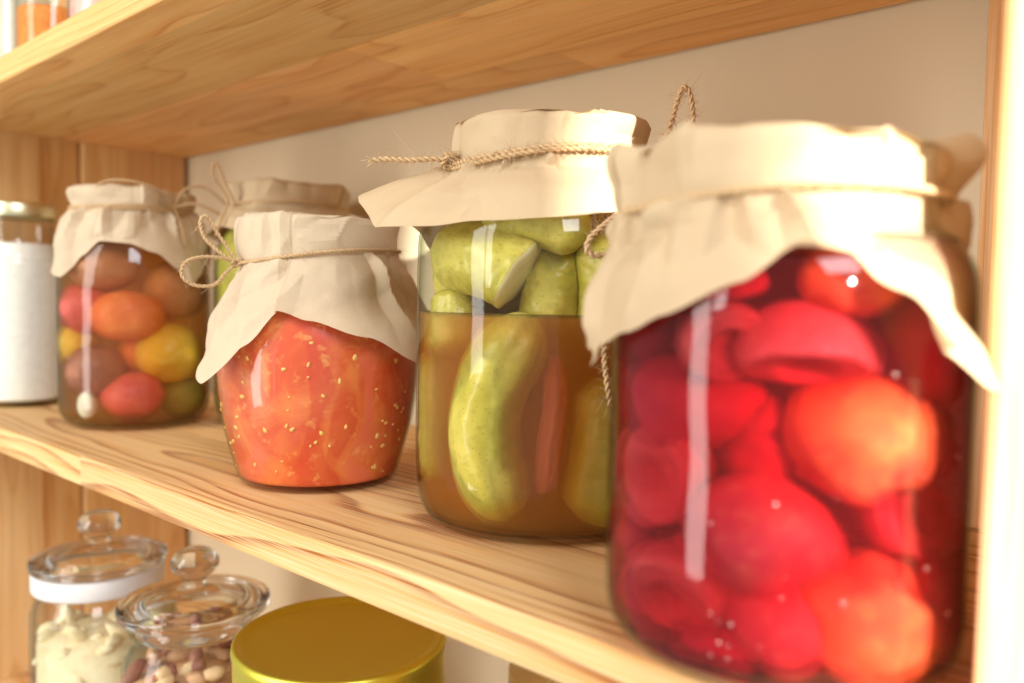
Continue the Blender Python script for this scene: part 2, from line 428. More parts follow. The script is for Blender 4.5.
def cover(rn, zt, ztw, keys, tilt=(0, 0), seed=1, pleats=20, amp=.0022, dome=.003, wrinkle=.0012, cinch=.0018, seams=(), folds=(), nth=400, crum=.0022, crisp=1.0, hull=None):
    """paper sheet pressed over a jar mouth and tied: keys = (deg, length, flare0, flare1); 0 deg faces the viewer side (-y), + is +x"""
    rs = random.Random(seed)
    angs = sorted(round(rs.uniform(0, 360) * nth / 360) * 360 / nth for _ in range(pleats))
    lines = [(math.cos(a), math.sin(a), rs.uniform(-2.6, 2.6), rs.uniform(-1, 1)) for a in [rs.uniform(0, 3.14) for _ in range(26)]]
    def fold(deg, y):
        x = deg / 60; y = y / .03; t = 0
        for (a, b, c, w) in lines:
            q = a * x + b * y - c
            t += w * max(0, .55 - abs(q))
        return t
    pv = [(a, rs.uniform(-1, 1), rs.uniform(-1, 1), rs.uniform(-1, 1)) for a in angs]
    def pl(deg, j):
        deg %= 360
        for i in range(len(pv)):
            a = pv[i]; b = pv[(i + 1) % len(pv)]; b0 = b[0] + (360 if i == len(pv) - 1 else 0)
            d = deg if deg >= pv[0][0] else deg + 360
            if a[0] <= d <= b0: return a[j] + (b[j] - a[j]) * (d - a[0]) / max(b0 - a[0], 1e-6)
        return 0
    ns_top, ns_neck, ns_sk = 9, 12, 36
    v = [(0, 0, zt + dome)]; f = []
    rows = []; HP = smooth_prof(hull, 5) if hull else None
    rim = .0045
    for j in range(1, ns_top + ns_neck + ns_sk + 1):
        row = []
        for i in range(nth):
            deg = 360 * i / nth - 180; a = R(deg)
            dx, dy = math.sin(a), -math.cos(a)
            zoff = tilt[0] * dx + tilt[1] * dy      # twine / neck tilt
            nz = noise.noise(Vector((dx * 1.7, dy * 1.7, j * .13 + seed * 3)))
            if j <= ns_top:
                s = (j / ns_top); r = (rn - rim) * s
                z = zt + .0014 * facet(deg, r, .024, seed + 2) * s + dome * (1 - s * s) + amp * .5 * pl(deg, 1) * s * s + wrinkle * nz * s
                r += 0
            elif j <= ns_top + ns_neck:
                s = (j - ns_top) / ns_neck
                h = zt - ztw
                if s < .34:
                    q = s / .34 * math.pi / 2; r = rn - rim + rim * math.sin(q); z = zt - rim * (1 - math.cos(q))
                else:
                    q = (s - .34) / .66; r = rn - cinch * q ** 2; z = zt - rim - (h - rim) * q
                z += zoff * s + amp * .5 * pl(deg, 1) * (1 - s)
                for (sd, amt) in seams:
                    dd = deg - sd
                    if 0 <= dd < 40: r += amt * .35 * (1 - dd / 40)
                r += amp * pl(deg, 1) * (.7 + .5 * math.sin(math.pi * s)) * (1 - .3 * s) + wrinkle * nz + crum * fold(deg, s * h) * math.sin(math.pi * s) + crisp * (.0020 * facet(deg, s * h, .022, seed) + .0002 * facet(deg, s * h, .009, seed + 5)) * min(1, (1 - s) * 3)
            else:
                s = (j - ns_top - ns_neck) / ns_sk
                ell, b0, b1 = interp(keys, deg)[:3]
                if j == ns_top + ns_neck + 1: pass
                r = rn - cinch; z = ztw + zoff; m = 12
                L = ell * s
                for q in range(m):
                    x = (q + .5) / m * s
                    be = R(b0 + (b1 - b0) * x)
                    r += math.sin(be) * L / m; z -= math.cos(be) * L / m
                am = amp * (1.0 * pl(deg, 1) * (1 - s) + 1.3 * pl(deg, 2) * s * (1 - s) * 2 + .9 * pl(deg, 3) * s * s * .6)
                r += am + wrinkle * 1.4 * nz * s + crum * 1.6 * fold(deg, (zt - ztw) + L) * min(1, s * 2.5) + crisp * (.0034 * (1 - .55 * s) * facet(deg, (zt - ztw) + L, .028, seed) + .0002 * facet(deg, (zt - ztw) + L, .010, seed + 5)) * min(1, s * 4)
                z += wrinkle * .4 * noise.noise(Vector((dx * 3, dy * 3, seed + 9))) * s
                for (d0, sh, wd, amt) in folds:      # gathers running out from the twine
                    x = abs((deg - d0 - sh * s + 180) % 360 - 180) / (wd * (.45 + .75 * s))
                    if x < 1: r += amt * (1 - x) * 1.7 * min(1, s * 6 + .25) * (1 - .72 * s)
                for (sd, amt) in seams:          # overlapped edge: the sheet steps out on one side
                    dd = round(deg - sd, 3)
                    if 0 <= dd < 40: r += amt * (1 - dd / 40) * min(1, s * 3 + .3)
            if hull and j > ns_top + 2:              # the sheet lies on the glass, never inside it
                lim = rad_at(HP, z) + .0014
                if r < lim + .0015: r = lim + .0015 * math.exp((r - lim - .0015) / .004)
            row.append(len(v)); v.append((dx * r, dy * r, z))
        rows.append(row)
    for i in range(nth): f.append((0, rows[0][i], rows[0][(i + 1) % nth]))
    for a, b in zip(rows, rows[1:]):
        for i in range(nth):
            k = (i + 1) % nth; f.append((a[i], b[i], b[k], a[k]))
    return Sheet().add(v, f)

def ring_pts(r, z, tilt=(0, 0), a0=-180, a1=180, n=40, jit=.0, rs=None, wob=0):
    out = []
    for i in range(n + 1):
        deg = a0 + (a1 - a0) * i / n; a = R(deg); dx, dy = math.sin(a), -math.cos(a)
        out.append(Vector((dx * r, dy * r, z + tilt[0] * dx + tilt[1] * dy + wob * math.sin(a * 3 + 1))))
    return out

def rbox(mb, lo, hi, bev=.0015, mi=0):
    import bmesh
    bm = bmesh.new(); bmesh.ops.create_cube(bm, size=1)
    for q in bm.verts: q.co = Vector([l + (h - l) * (c + .5) for l, h, c in zip(lo, hi, q.co)])
    bmesh.ops.bevel(bm, geom=bm.edges[:], offset=bev, segments=2, affect='EDGES', profile=.5)
    bm.verts.index_update()
    mb.add([q.co.copy() for q in bm.verts], [[q.index for q in fa.verts] for fa in bm.faces], mi); bm.free()

# ------------------------------------------------------------------ objects
def tag(o, label=None, cat=None, group=None, kind=None):
    if label: o['label'] = label
    if cat: o['category'] = cat
    if group: o['group'] = group
    if kind: o['kind'] = kind
    return o
def thing(name, label, cat, loc=(0, 0, 0), rz=0, group=None):
    o = bpy.data.objects.new(name, None); col.objects.link(o); o.empty_display_size = .02
    o.location = loc; o.rotation_euler = (0, 0, rz); return tag(o, label, cat, group)
def at(o, ref):
    """stand a separate thing in the frame of a jar"""
    o.location = ref.location; o.rotation_euler = ref.rotation_euler; return o

CAM = Vector((1.094, -.548, .128))
def facing(x, y): return math.atan2(CAM.y - y, CAM.x - x) + math.pi / 2

H, T, D, W = .3207, .0233, .30, 1.0445

# --- setting
mb = MB(); mb.add([(-.6, .006, -1), (2.2, .006, -1), (2.2, .006, 1.6), (-.6, .006, 1.6)], [(0, 1, 2, 3)])
tag(mb.build('wall', M['wall'], smooth=False), 'beige painted wall behind the pine shelves', kind='structure')

# --- shelf unit
unit = thing('shelf_unit', 'golden pine shelving unit holding all the jars', 'shelf', (0, 0, 0))
for (z0, mat) in ((-T, 'board'), (H, 'board_top'), (-H - 2 * T, 'board')):
    b = MB(); rbox(b, (.0005, -D, z0), (W - .0005, 0, z0 + T), .0016)
    b.build('shelf_board', M[mat], unit, smooth=False)
for (y0, y1, x1) in ((-D + .002, -.184, 0), (-.184, -.136, -.010), (-.136, 0, 0)):
    b = MB(); rbox(b, (-.034, y0 + .0005, -.62), (x1, y1 - .0005, .80), .002)
    b.build('side_plank', M['plank'], unit, smooth=False)
b = MB(); rbox(b, (W, -.279, -.62), (W + .034, 0, .80), .003); b.build('side_panel', M['plank'], unit, smooth=False)
for (z0, z1) in ((-H - .0005, -T - .0005), (.0005, H - .0005), (H + T + .0005, .8)):
    b = MB(); rbox(b, (.990, -.024, z0), (W - .001, -.002, z1), .002); b.build('added_batten', M['plank'], unit, smooth=False)  # batten added for the dark strip of the panel's shaded inner face

def glass_body(t, prof, th, base, n):
    P = smooth_prof(prof, 5); v, f = lathe(shell(P, th, base), n)
    mb = MB(); mb.add(v, f)
    k = 0; lim = (len(P) - 1) * n
    mb.mi = [0 if q < lim else 1 for q in range(len(f))]
    return mb.build('glass_body', [M['glass'], M['glass_in']], t)
def jar(name, label, c, prof, z=0, th=.0012, base=.005, group=None, rim=True):
    t = thing(name, label, 'jar', (c[0], c[1], z), facing(*c), group)
    glass_body(t, prof, th, base, 96)
    return t
def fill(prof, top, gap=.0032, base=.0065, k=5):
    """liquid profile just inside the glass up to a level"""
    P = smooth_prof(prof, k); out = [(0, base)]
    for r, z in P:
        if z > base and z < top and r > gap * 2: out.append((r - gap, z))
    r = out[-1][0]; out += [(r, top + .0014), (r - .0006, top + .0008), (r - .0018, top - .0001), (r * .95, top - .0007), (0, top - .0009)]
    return out
JARS = 'preserve jars on the middle shelf'

# ===== big red fruit jar (nearest)
cR = (.9720, -.2530)
pR = [(0, .0015), (.045, .0), (.055, .002), (.0615, .008), (.0643, .018), (.0646, .04), (.0646, .09), (.0646, .128), (.0630, .142), (.0570, .152), (.0525, .158), (.0520, .182)]
jR = jar('preserve_jar', 'large jar of bright red fruit nearest the viewer, under a sunlit pale paper cover', cR, pR, base=.005, group=JARS)
kR = [(-180, .05, 25, 15), (-130, .062, 20, 10), (-100, .044, 16, 8), (-78, .046, 18, 6), (-66, .060, 22, 6), (-57, .051, 25, 6), (-44, .047, 26, 8), (-30, .041, 24, 12), (-8, .031, 24, 20),
      (6, .021, 28, 30), (20, .023, 28, 26), (30, .036, 32, 20), (38, .056, 38, 14), (46, .069, 41, 14), (58, .066, 34, 8), (74, .054, 22, 6), (88, .045, 16, 5), (110, .045, 24, 8), (150, .055, 22, 12)]
cover(.0585, .190, .1685, kR, seed=4, pleats=19, amp=.0070, dome=.002, wrinkle=.0020, crum=.0034, tilt=(.002, .000), cinch=.0025, folds=((-62, -6, 9, .006), (-38, -6, 8, .005), (-14, 4, 9, -.005), (3, 8, 7, .007), (28, 6, 8, .004), (62, 8, 8, -.004), (-90, -5, 10, .006), (120, 0, 12, .006), (170, 0, 12, .006)), hull=pR).build('paper_cover', M['kraft'], jR).location = (-.0035, 0, -.004)
mb = MB(); rope(mb, ring_pts(.0578, .1685, (.002, 0), wob=.0008), .0014, .007, .0022); mb.build('twine', M['twine'], jR).location = (-.0035, 0, -.004)
liq = at(MB().add(*lathe(fill(pR, .150, gap=.0016, base=.0065), 96)).build('juice', M['red_liquid']), jR)
M['glint_bubble'] = simple('mirror_bubble', (1, .85, .85), None, .12, Metallic=1.0)  # mirror beads added along the sunlit glass to catch sun glints
rs = random.Random(77); bm_ = MB()
for i in range(24):
    a = R(rs.uniform(-20, 62)); z = rs.choice([rs.uniform(.012, .030), rs.uniform(.03, .11)]); q = .0625 if z > .02 else .0595
    v, f = ellipsoid((math.sin(a) * q, -math.cos(a) * q, z), (rs.uniform(.0003, .0008),) * 3, 10, 7); bm_.add(v, f)
bm_.build('glint_bubbles', M['glint_bubble'], liq)['kind'] = 'stuff'
tag(liq, 'deep red juice filling the largest jar', 'juice')

REDS = 'red fruit in the largest jar'
reds = [  # u, toward viewer, z, (rx, ry, rz), label, cut
 (-.0385, .0230, .0665, (.0180, .017, .0195), 'halved red fruit showing its round ringed cut face by the jar side', True),
 (-.0290, .0180, .0930, (.0250, .020, .0200), 'broad dull red fruit arching over the ringed cut half', False),
 (-.0180, .0400, .1160, (.0150, .0145, .0135), 'small cut pinkish red fruit near the upper left of the juice', False),
 (.0070, .0385, .1130, (.0215, .0185, .0135), 'flattened cut red fruit just below the middle of the paper edge', False),
 (.0225, .0290, .0850, (.0235, .0235, .0225), 'large glowing orange red fruit in the sunlit middle', False),
 (-.0065, .0315, .0500, (.0238, .0225, .0218), 'big orange tinged red fruit low in the centre of the jar', False),
 (-.0310, .0250, .0245, (.0200, .0200, .0200), 'dark red fruit at the lower left against the glass', False),
 (.0270, .0275, .0255, (.0228, .0210, .0200), 'big orange red sunlit fruit at the jar bottom', False),
 (.0010, .0300, .0210, (.0190, .0180, .0165), 'red fruit wedged on the jar floor between two larger ones', False),
 (.0450, .0110, .0300, (.0130, .0180, .0230), 'upright oblong red fruit at the lower right glass', False),
 (.0400, .0170, .0580, (.0175, .0175, .0150), 'pinkish crimson fruit right of centre under the glowing one', False),
 (.0410, .0120, .1110, (.0180, .0200, .0240), 'tall dark crimson fruit at the upper right of the jar', False),
 (.0470, .0070, .0830, (.0120, .0150, .0150), 'dark crimson fruit squeezed against the right side', False),
 (.0200, .0370, .1370, (.0160, .0140, .0125), 'orange red fruit at the top touching the paper edge', False),
 (-.0440, .0130, .1200, (.0140, .0150, .0150), 'shadowed maroon fruit at the upper left glass', False),
 (-.0200, .0350, .1390, (.0155, .0140, .0110), 'dark red fruit right under the left paper flap', False),
 (-.0470, .0080, .0380, (.0120, .0150, .0150), 'half hidden maroon fruit low on the left side', False),
 (.0500, -.0040, .0150, (.0130, .0180, .0100), 'dark red fruit at the bottom right corner of the jar', False),
 (-.0470, .0020, .0160, (.0140, .0160, .0110), 'dark red fruit at the bottom left corner of the jar', False),
 (-.0150, .0280, .0110, (.0170, .0150, .0075), 'flat crimson slice on the jar floor at the front', False),
 (.0260, .0270, .0110, (.0150, .0140, .0060), 'flat crimson slice on the jar floor at the right', False),
 (-.0030, .0180, .0800, (.0180, .0180, .0170), 'deep red fruit behind the glowing one in the middle', False),
]
for i, (u, w, z, rad, lab, cut) in enumerate(reds):
    cut = i in (0, 2, 3, 6, 10)
    ax = Matrix.Rotation(rnd.uniform(-.5, .5), 3, 'Y') @ Matrix.Rotation(rnd.uniform(0, 6.28) if not cut else .3, 3, 'Z')
    rr = rad
    if cut:
        rz_, rx_ = {0: (-.55, 0), 2: (.5, .4), 6: (-.4, .5), 10: (.7, -.3), 3: (.1, 1.1)}[i]
        v, f = ellipsoid((u, -w, z), (rad[0], rad[1], rad[2]), amp=.05, seed=i, cut=-rad[1] * .35, axis=Matrix.Rotation(rz_, 3, 'Z') @ Matrix.Rotation(rx_, 3, 'X'))
        o = MB().add(v, f).build('red_fruit', M['fruit_flesh'])
    else:
        v, f = ellipsoid((0, 0, 0), (1, 1, 1), amp=.20, freq=1.3, seed=i * 1.7, crease=.22, dimple=.20, axis=Matrix.Rotation(rnd.uniform(0, 6.28), 3, 'X') @ Matrix.Rotation(rnd.uniform(0, 6.28), 3, 'Y'))
        v = [Vector((u + p[0] * rr[0], -w + p[1] * rr[1], z + p[2] * rr[2])) for p in v]
        o = MB().add(v, f).build('red_fruit', M['fruit_sunlit' if i in (4, 7, 13) else 'fruit_dark' if i in (1, 11, 12, 14, 15, 16, 17, 18, 19, 20, 6) else 'fruit_red'])
    tag(at(o, jR), lab, 'fruit', REDS)

# ===== pickle jar
cP = (.7930, -.1735)
pP = [(0, .0015), (.056, .0), (.068, .0025), (.0738, .011), (.0760, .026), (.0768, .05), (.0768, .10), (.0768, .150), (.0755, .168), (.0700, .185), (.0590, .196), (.0530, .203), (.0525, .226)]
jP = jar('preserve_jar', 'tall jar of cucumbers in cloudy brown brine, kraft hood tied with frayed twine', cP, pP, base=.005, group=JARS)
kP = [(-180, .05, 45, 30), (-140, .075, 48, 25), (-104, .045, 58, 40), (-80, .052, 80, 58), (-62, .063, 66, 36), (-48, .060, 60, 36), (-30, .047, 42, 30), (-10, .044, 34, 26),
      (10, .043, 34, 24), (30, .041, 36, 24), (55, .046, 38, 28), (90, .07, 45, 30), (130, .05, 45, 30)]
tP = (.004, .002)
cover(.0595, .2315, .2105, kP, seed=11, pleats=17, amp=.0062, dome=.003, wrinkle=.0010, tilt=tP, cinch=.0035, folds=((-44, -16, 10, .0065), (-22, -12, 6, .004), (0, 14, 9, .0055), (22, 16, 8, -.005), (48, 10, 9, .006), (-75, -5, 9, .005), (95, 5, 12, .006), (150, 0, 12, .006), (-130, 0, 12, .006)), hull=pP).build('paper_cover', M['kraft'], jP)
mb = MB()
rs = random.Random(3); TW = .00145
rope(mb, ring_pts(.0585, .2105, tP, wob=.001), TW, .0075, .0011, fuzz=1.6, rs=rs)
rope(mb, ring_pts(.0590, .2085, tP, a0=-120, a1=40, wob=.0012), TW, .0075, .0011, fuzz=1.4, rs=rs)
tw = mb.build('twine', M['twine'], jP)
mb = MB()   # knot at the left with a frayed end
kx = Vector((math.sin(R(-68)) * .0605, -math.cos(R(-68)) * .0605, .2075))
rope(mb, [kx + Vector(p) for p in ((.003, 0, .003), (-.001, -.004, .002), (-.004, -.001, -.002), (-.001, .003, -.004), (.003, .001, 0), (.0, -.004, .003), (-.003, 0, .003), (-.002, .003, -.002), (.002, -.002, -.003))], TW, .0075, .0008, fuzz=2.2, rs=rs)
rope(mb, [kx, kx + Vector((-.010, -.003, .0005)), kx + Vector((-.022, -.004, -.0005)), kx + Vector((-.036, -.004, .0)), kx + Vector((-.043, -.003, -.0005))], TW, .0075, .0008, fuzz=1.6, rs=rs)
mb.build('knot', M['twine'], tw)
mb = MB()   # bow at the right: one loop up, one loop down in front, a hanging tail
kb = Vector((.057, -.028, .206))
rope(mb, [kb, kb + Vector((.008, -.004, .016)), kb + Vector((.013, -.004, .034)), kb + Vector((.0165, -.004, .0415)), kb + Vector((.0205, -.004, .034)), kb + Vector((.021, -.003, .014)), kb + Vector((.008, 0, .002))], TW, .0075, .0009, fuzz=2.0, rs=rs)
rope(mb, [kb + Vector(p) for p in ((0, 0, 0), (-.010, -.028, -.022), (-.026, -.042, -.036), (-.036, -.0475, -.046), (-.036, -.0485, -.053), (-.026, -.0445, -.053), (-.010, -.035, -.044), (.004, -.014, -.02), (0, 0, 0))], TW, .0075, .0009, fuzz=1.6, rs=rs)
rope(mb, [kb + Vector(p) for p in ((0, 0, 0), (-.004, -.030, -.030), (-.020, -.042, -.068), (-.027, -.0455, -.100), (-.023, -.044, -.130))], TW, .0075, .0009, fuzz=2.4, rs=rs)
mb.build('bow', M['twine'], tw)
br = at(MB().add(*lathe(fill(pP, .1205, gap=.0016, base=.0065), 96)).build('brine', M['brine_cloudy']), jP)
tag(br, 'cloudy orange brown brine half covering the cucumbers', 'brine')
PK = 'cucumbers in the tall pickle jar'
cucs = [
 ('pale green cucumber lying across above the brine with a sliced end', (-.055, -.012, .151), (-.0145, -.0475, .1425), .0215, (0, -.006, .005), False, True),
 ('light green cucumber wedged right under the paper edge', (-.035, -.040, .176), (.022, -.052, .163), .0150, (0, -.004, .004), False, False),
 ('green cucumber standing upright behind the twine loop', (.034, -.036, .106), (.030, -.040, .168), .0190, (.004, 0, 0), False, False),
 ('dark olive cucumber half hidden behind the sliced one', (.000, -.036, .112), (.008, -.030, .160), .0165, (0, 0, 0), False, False),
 ('small green cucumber tip peeping above the brine at the left glass', (-.050, -.030, .098), (-.052, -.018, .134), .0150, (0, 0, 0), False, False),
 ('long yellow green cucumber slanting through the brine in front', (-.014, -.050, .012), (-.004, -.051, .119), .0195, (-.022, -.001, 0), False, False),
 ('fat cucumber sunk in the brine at the lower right', (.026, -.043, .008), (.034, -.040, .090), .0225, (.006, -.002, 0), False, False),
 ('dim cucumber deep in the jar behind the upper gap', (-.040, .020, .110), (.020, .020, .150), .0230, (0, 0, 0), False, False),
 ('dim cucumber at the back left of the upper gap', (-.044, .006, .100), (-.050, .000, .166), .0200, (0, 0, 0), False, False),
 ('dim cucumber standing at the back above the brine', (.030, .010, .100), (.036, .010, .175), .0220, (0, 0, 0), False, False),
 ('dim cucumber lying at the back under the paper', (-.05, .010, .178), (.020, .000, .182), .0170, (0, 0, 0), False, False),
 ('slim cucumber pressed to the left side of the brine', (-.0590, -.018, .024), (-.0600, -.012, .098), .0130, (0, -.002, 0), False, False),
]
for i, (lab, a, b, r, bd, c0, c1) in enumerate(cucs):
    o = cucumber(a, b, r, bd, i * 2.3 + 1, c0, c1).build('pickled_cucumber', [M['cucumber'], M['cucumber_flesh']])
    tag(at(o, jP), lab, 'cucumber', PK)
o = cucumber((-.001, -.0520, .026), (.004, -.0500, .100), .0064, (.003, -.001, 0), 40, amp=.3).build('pepper_strip', [M['pepper'], M['pepper']])
tag(at(o, jP), 'reddish pepper strip in the brine beside the long cucumber', 'pepper')
mb = MB()
for i in range(46):
    p = Vector((rs.uniform(.012, .050), -rs.uniform(.040, .052), rs.uniform(.172, .184)))
    p.y = -math.sqrt(max(.0665 ** 2 - p.x ** 2 - 4 * max(p.z - .168, 0) * .02, .0004)) + .002
    q = p + Vector((rs.uniform(-.012, .012), rs.uniform(0, .006), rs.uniform(-.008, .010)))
    tube(mb, [p, p.lerp(q, .5) + Vector((rs.uniform(-.003, .003), 0, .002)), q], lambda x: .0016 * (1.05 - x), 5)
o = mb.build('dill_head', M['herb']); tag(at(o, jP), 'brown dill head pressed to the glass under the pickle jar paper', 'herb')

# ===== crushed tomato jar
cT = (.6180, -.2110)
pT = [(0, .0015), (.044, .0), (.0520, .002), (.0560, .008), (.0618, .028), (.0674, .052), (.0702, .076), (.0707, .094), (.0690, .110), (.0640, .126), (.0560, .138), (.0500, .145), (.0495, .178)]
jT = jar('preserve_jar', 'round bellied jar of crushed tomato with seeds, paper cover draped low at both sides', cT, pT, base=.005, group=JARS)
kT = [(-180, .05, 30, 10), (-135, .085, 30, 14), (-90, .050, 30, 14), (-72, .064, 34, 16), (-49, .088, 32, 22), (-34, .062, 32, 22), (-20, .040, 36, 22), (-5, .048, 36, 20),
      (20, .062, 34, 22), (44, .084, 34, 20), (56, .078, 34, 16), (80, .055, 35, 20), (130, .08, 35, 20)]
tT = (.006, 0)
cover(.0555, .1835, .1570, kT, seed=23, pleats=11, amp=.0034, dome=.003, wrinkle=.0009, tilt=tT, cinch=.0025, seams=((-21, .0055),), folds=((36, 10, 9, .006), (58, 8, 8, -.005), (-52, -8, 9, .004), (110, 0, 12, .006), (-110, 0, 12, .006)), hull=pT).build('paper_cover', M['white_paper'], jT)
mb = MB(); rs = random.Random(8)
rope(mb, ring_pts(.0555, .1570, tT, wob=.0006), .0012, .006, .0011, fuzz=.4, rs=rs)
tw = mb.build('twine', M['twine'], jT)
kb = Vector((-.0535, -.020, .1515)); mb = MB()
rope(mb, [kb + Vector(p) for p in ((0, 0, 0), (-.010, -.006, .002), (-.022, -.010, .002), (-.031, -.012, -.002), (-.033, -.012, -.010), (-.026, -.012, -.016), (-.014, -.010, -.016), (-.007, -.006, -.008), (0, 0, 0))], .0012, .006, .001, fuzz=.5, rs=rs)
rope(mb, [kb + Vector(p) for p in ((0, 0, 0), (-.006, .004, .008), (-.014, .006, .020), (-.020, .006, .030), (-.024, .004, .026), (-.020, .002, .014), (-.006, 0, .002))], .0012, .006, .001, fuzz=.4, rs=rs)
rope(mb, [kb + Vector(p) for p in ((.002, 0, .002), (-.003, -.003, 0), (-.002, -.001, -.003), (.002, -.003, -.001), (0, -.004, .002))], .0013, .006, .0008, fuzz=.3, rs=rs)
mb.build('bow', M['twine'], tw)
P = fill(pT, .140, gap=.0014, base=.0055)
mb = MB().add(*lathe(P, 110))
rs = random.Random(5); clusters = [(rs.uniform(-75, 75), rs.uniform(.02, .12)) for _ in range(12)]
for i in range(78):
    if rs.random() < .6:
        c0 = rs.choice(clusters); deg = c0[0] + rs.gauss(0, 14); z = c0[1] + rs.gauss(0, .013)
    else: deg = rs.uniform(-110, 110); z = rs.uniform(.012, .128)
    z = min(max(z, .011), .130); r = rad_at(P, z) + .0001
    a = R(deg); n = Vector((math.sin(a), -math.cos(a), 0)); t = Vector((n.y, -n.x, 0)); c0 = n * r + Vector((0, 0, z))
    ang = rs.uniform(0, 3.14); s = rs.uniform(.5, 1.1); rx, ry = .0022 * s, .0016 * s * rs.uniform(.6, 1)
    up = Vector((0, 0, 1)); A = t * math.cos(ang) + up * math.sin(ang); B = up * math.cos(ang) - t * math.sin(ang)
    v = []; f = []
    v.append(c0 + n * .0007)
    for q in range(9):
        h = 2 * math.pi * q / 9; v.append(c0 + A * rx * .75 * math.cos(h) + B * ry * .75 * math.sin(h) * (1 - .3 * math.cos(h)) + n * .00055)
    for q in range(9):
        h = 2 * math.pi * q / 9; v.append(c0 + A * rx * math.cos(h) + B * ry * math.sin(h) * (1 - .3 * math.cos(h)) - n * .0004)
    for q in range(9):
        k = (q + 1) % 9; f.append((0, 1 + q, 1 + k)); f.append((1 + q, 10 + q, 10 + k, 1 + k))
    mb.add(v, f, 1)
o = mb.build('tomato_puree', [M['puree'], M['seed']]); tag(at(o, jT), 'orange red crushed tomato with pale seeds filling the bellied jar', 'tomato puree')

# ===== mixed tomato jar
cM = (.2830, -.1935)
pM = [(0, .0015), (.045, .0), (.058, .003), (.0665, .012), (.0698, .026), (.0706, .05), (.0706, .12), (.0700, .150), (.0660, .172), (.0570, .190), (.0510, .198), (.0505, .224)]
jM = jar('preserve_jar', 'jar of mixed orange, yellow and brown tomatoes under a whitish paper cover', cM, pM, base=.005, group=JARS)
kM = [(-180, .04, 30, 12), (-130, .06, 30, 10), (-95, .045, 30, 12), (-66, .068, 36, 6), (-52, .072, 32, 6), (-38, .050, 28, 10), (-26, .036, 26, 16), (-5, .038, 26, 16), (15, .046, 26, 12),
      (30, .060, 26, 8), (42, .076, 26, 4), (52, .066, 28, 4), (72, .040, 30, 10), (120, .06, 30, 10)]
cover(.0565, .2300, .2110, kM, seed=31, pleats=18, amp=.0050, dome=.002, wrinkle=.0014, cinch=.003, folds=((-50, -8, 9, .006), (-24, 0, 7, .005), (8, 4, 7, -.005), (32, 8, 8, .006), (60, 8, 9, .006), (110, 0, 12, .006), (-110, 0, 12, .006)), hull=pM).build('paper_cover', M['white_paper'], jM)
mb = MB(); rs = random.Random(12)
rope(mb, ring_pts(.0570, .2110, wob=.001), .0014, .007, .002)
rope(mb, ring_pts(.0575, .2080, a0=-150, a1=110, wob=.0014), .0014, .007, .002)
tw = mb.build('twine', M['twine'], jM); mb = MB()
kb = Vector((.034, -.046, .213))
rope(mb, [kb + Vector(p) for p in ((0, 0, 0), (-.012, -.006, .014), (-.034, -.006, .021), (-.056, -.002, .021), (-.066, .0, .014), (-.05, -.003, .012), (-.02, -.006, .006), (0, 0, 0))], .0014, .007, .0018)
rope(mb, [kb + Vector(p) for p in ((0, 0, 0), (.008, -.004, .016), (.024, -.004, .021), (.040, -.002, .012), (.052, .004, -.002), (.046, 0, -.006), (.02, -.004, .004), (0, 0, 0))], .0014, .007, .0018)
rope(mb, [kb + Vector(p) for p in ((0, 0, 0), (.006, -.006, -.018), (.010, -.006, -.036))], .0014, .007, .0018)
mb.build('bow', M['twine'], tw)
br = at(MB().add(*lathe(fill(pM, .180, gap=.0018, base=.0065), 80)).build('brine', M['brine_clear']), jM)
tag(br, 'clear amber brine round the mixed tomatoes', 'brine')
TM = 'vegetables in the mixed tomato jar'
toms = [
 ('tomato', 'faded brownish orange tomato under the paper arch', (-.0260, .0300, .1530), (.030, .026, .022), 'tom_faded'),
 ('tomato', 'dull red tomato at the left glass of the mixed jar', (-.0390, .0220, .1150), (.026, .024, .025), 'tom_red'),
 ('tomato', 'bright orange oval tomato in the middle of the mixed jar', (-.0065, .0390, .1085), (.032, .0265, .0245), 'tom_orange'),
 ('tomato', 'round yellow tomato right of centre in the mixed jar', (.0270, .0270, .0720), (.0310, .031, .0300), 'tom_yellow'),
 ('tomato', 'yellow tomato sliver at the left edge of the mixed jar', (-.0470, .0120, .0800), (.0185, .022, .020), 'tom_yellow'),
 ('tomato', 'brown purple tomato low on the left of the mixed jar', (-.0330, .0290, .0560), (.0270, .025, .0260), 'tom_brown'),
 ('tomato', 'dark red tomato resting on the mixed jar floor', (-.0020, .0380, .0330), (.0270, .0250, .0225), 'tom_red'),
 ('garlic_clove', 'small white garlic clove at the foot of the mixed jar', (-.0410, .0430, .0250), (.0085, .0070, .0125), 'garlic'),
 ('gherkin', 'olive gherkin at the lower right of the mixed jar', (.0390, .0220, .0290), (.0230, .0200, .0180), 'gherkin'),
 ('tomato', 'brown olive tomato at the upper right of the mixed jar', (.0330, .0240, .1340), (.0290, .0260, .0290), 'tom_faded'),
 ('tomato', 'small orange tomato behind the two brown red ones', (.0040, .0240, .0720), (.0180, .018, .020), 'tom_orange'),
]
for i, (nm, lab, (u, w, z), rr, m) in enumerate(toms):
    v, f = ellipsoid((0, 0, 0), (1, 1, 1), amp=.06, freq=1.1, seed=i * 2.1 + 50, dimple=.10 if nm == 'tomato' else 0, axis=Matrix.Rotation(rnd.uniform(0, 6), 3, 'X'))
    v = [Vector((u + p[0] * rr[0], -w + p[1] * rr[1], z + p[2] * rr[2])) for p in v]
    tag(at(MB().add(v, f).build(nm, M[m]), jM), lab, nm.replace('_', ' ').replace('garlic clove', 'garlic'), TM)

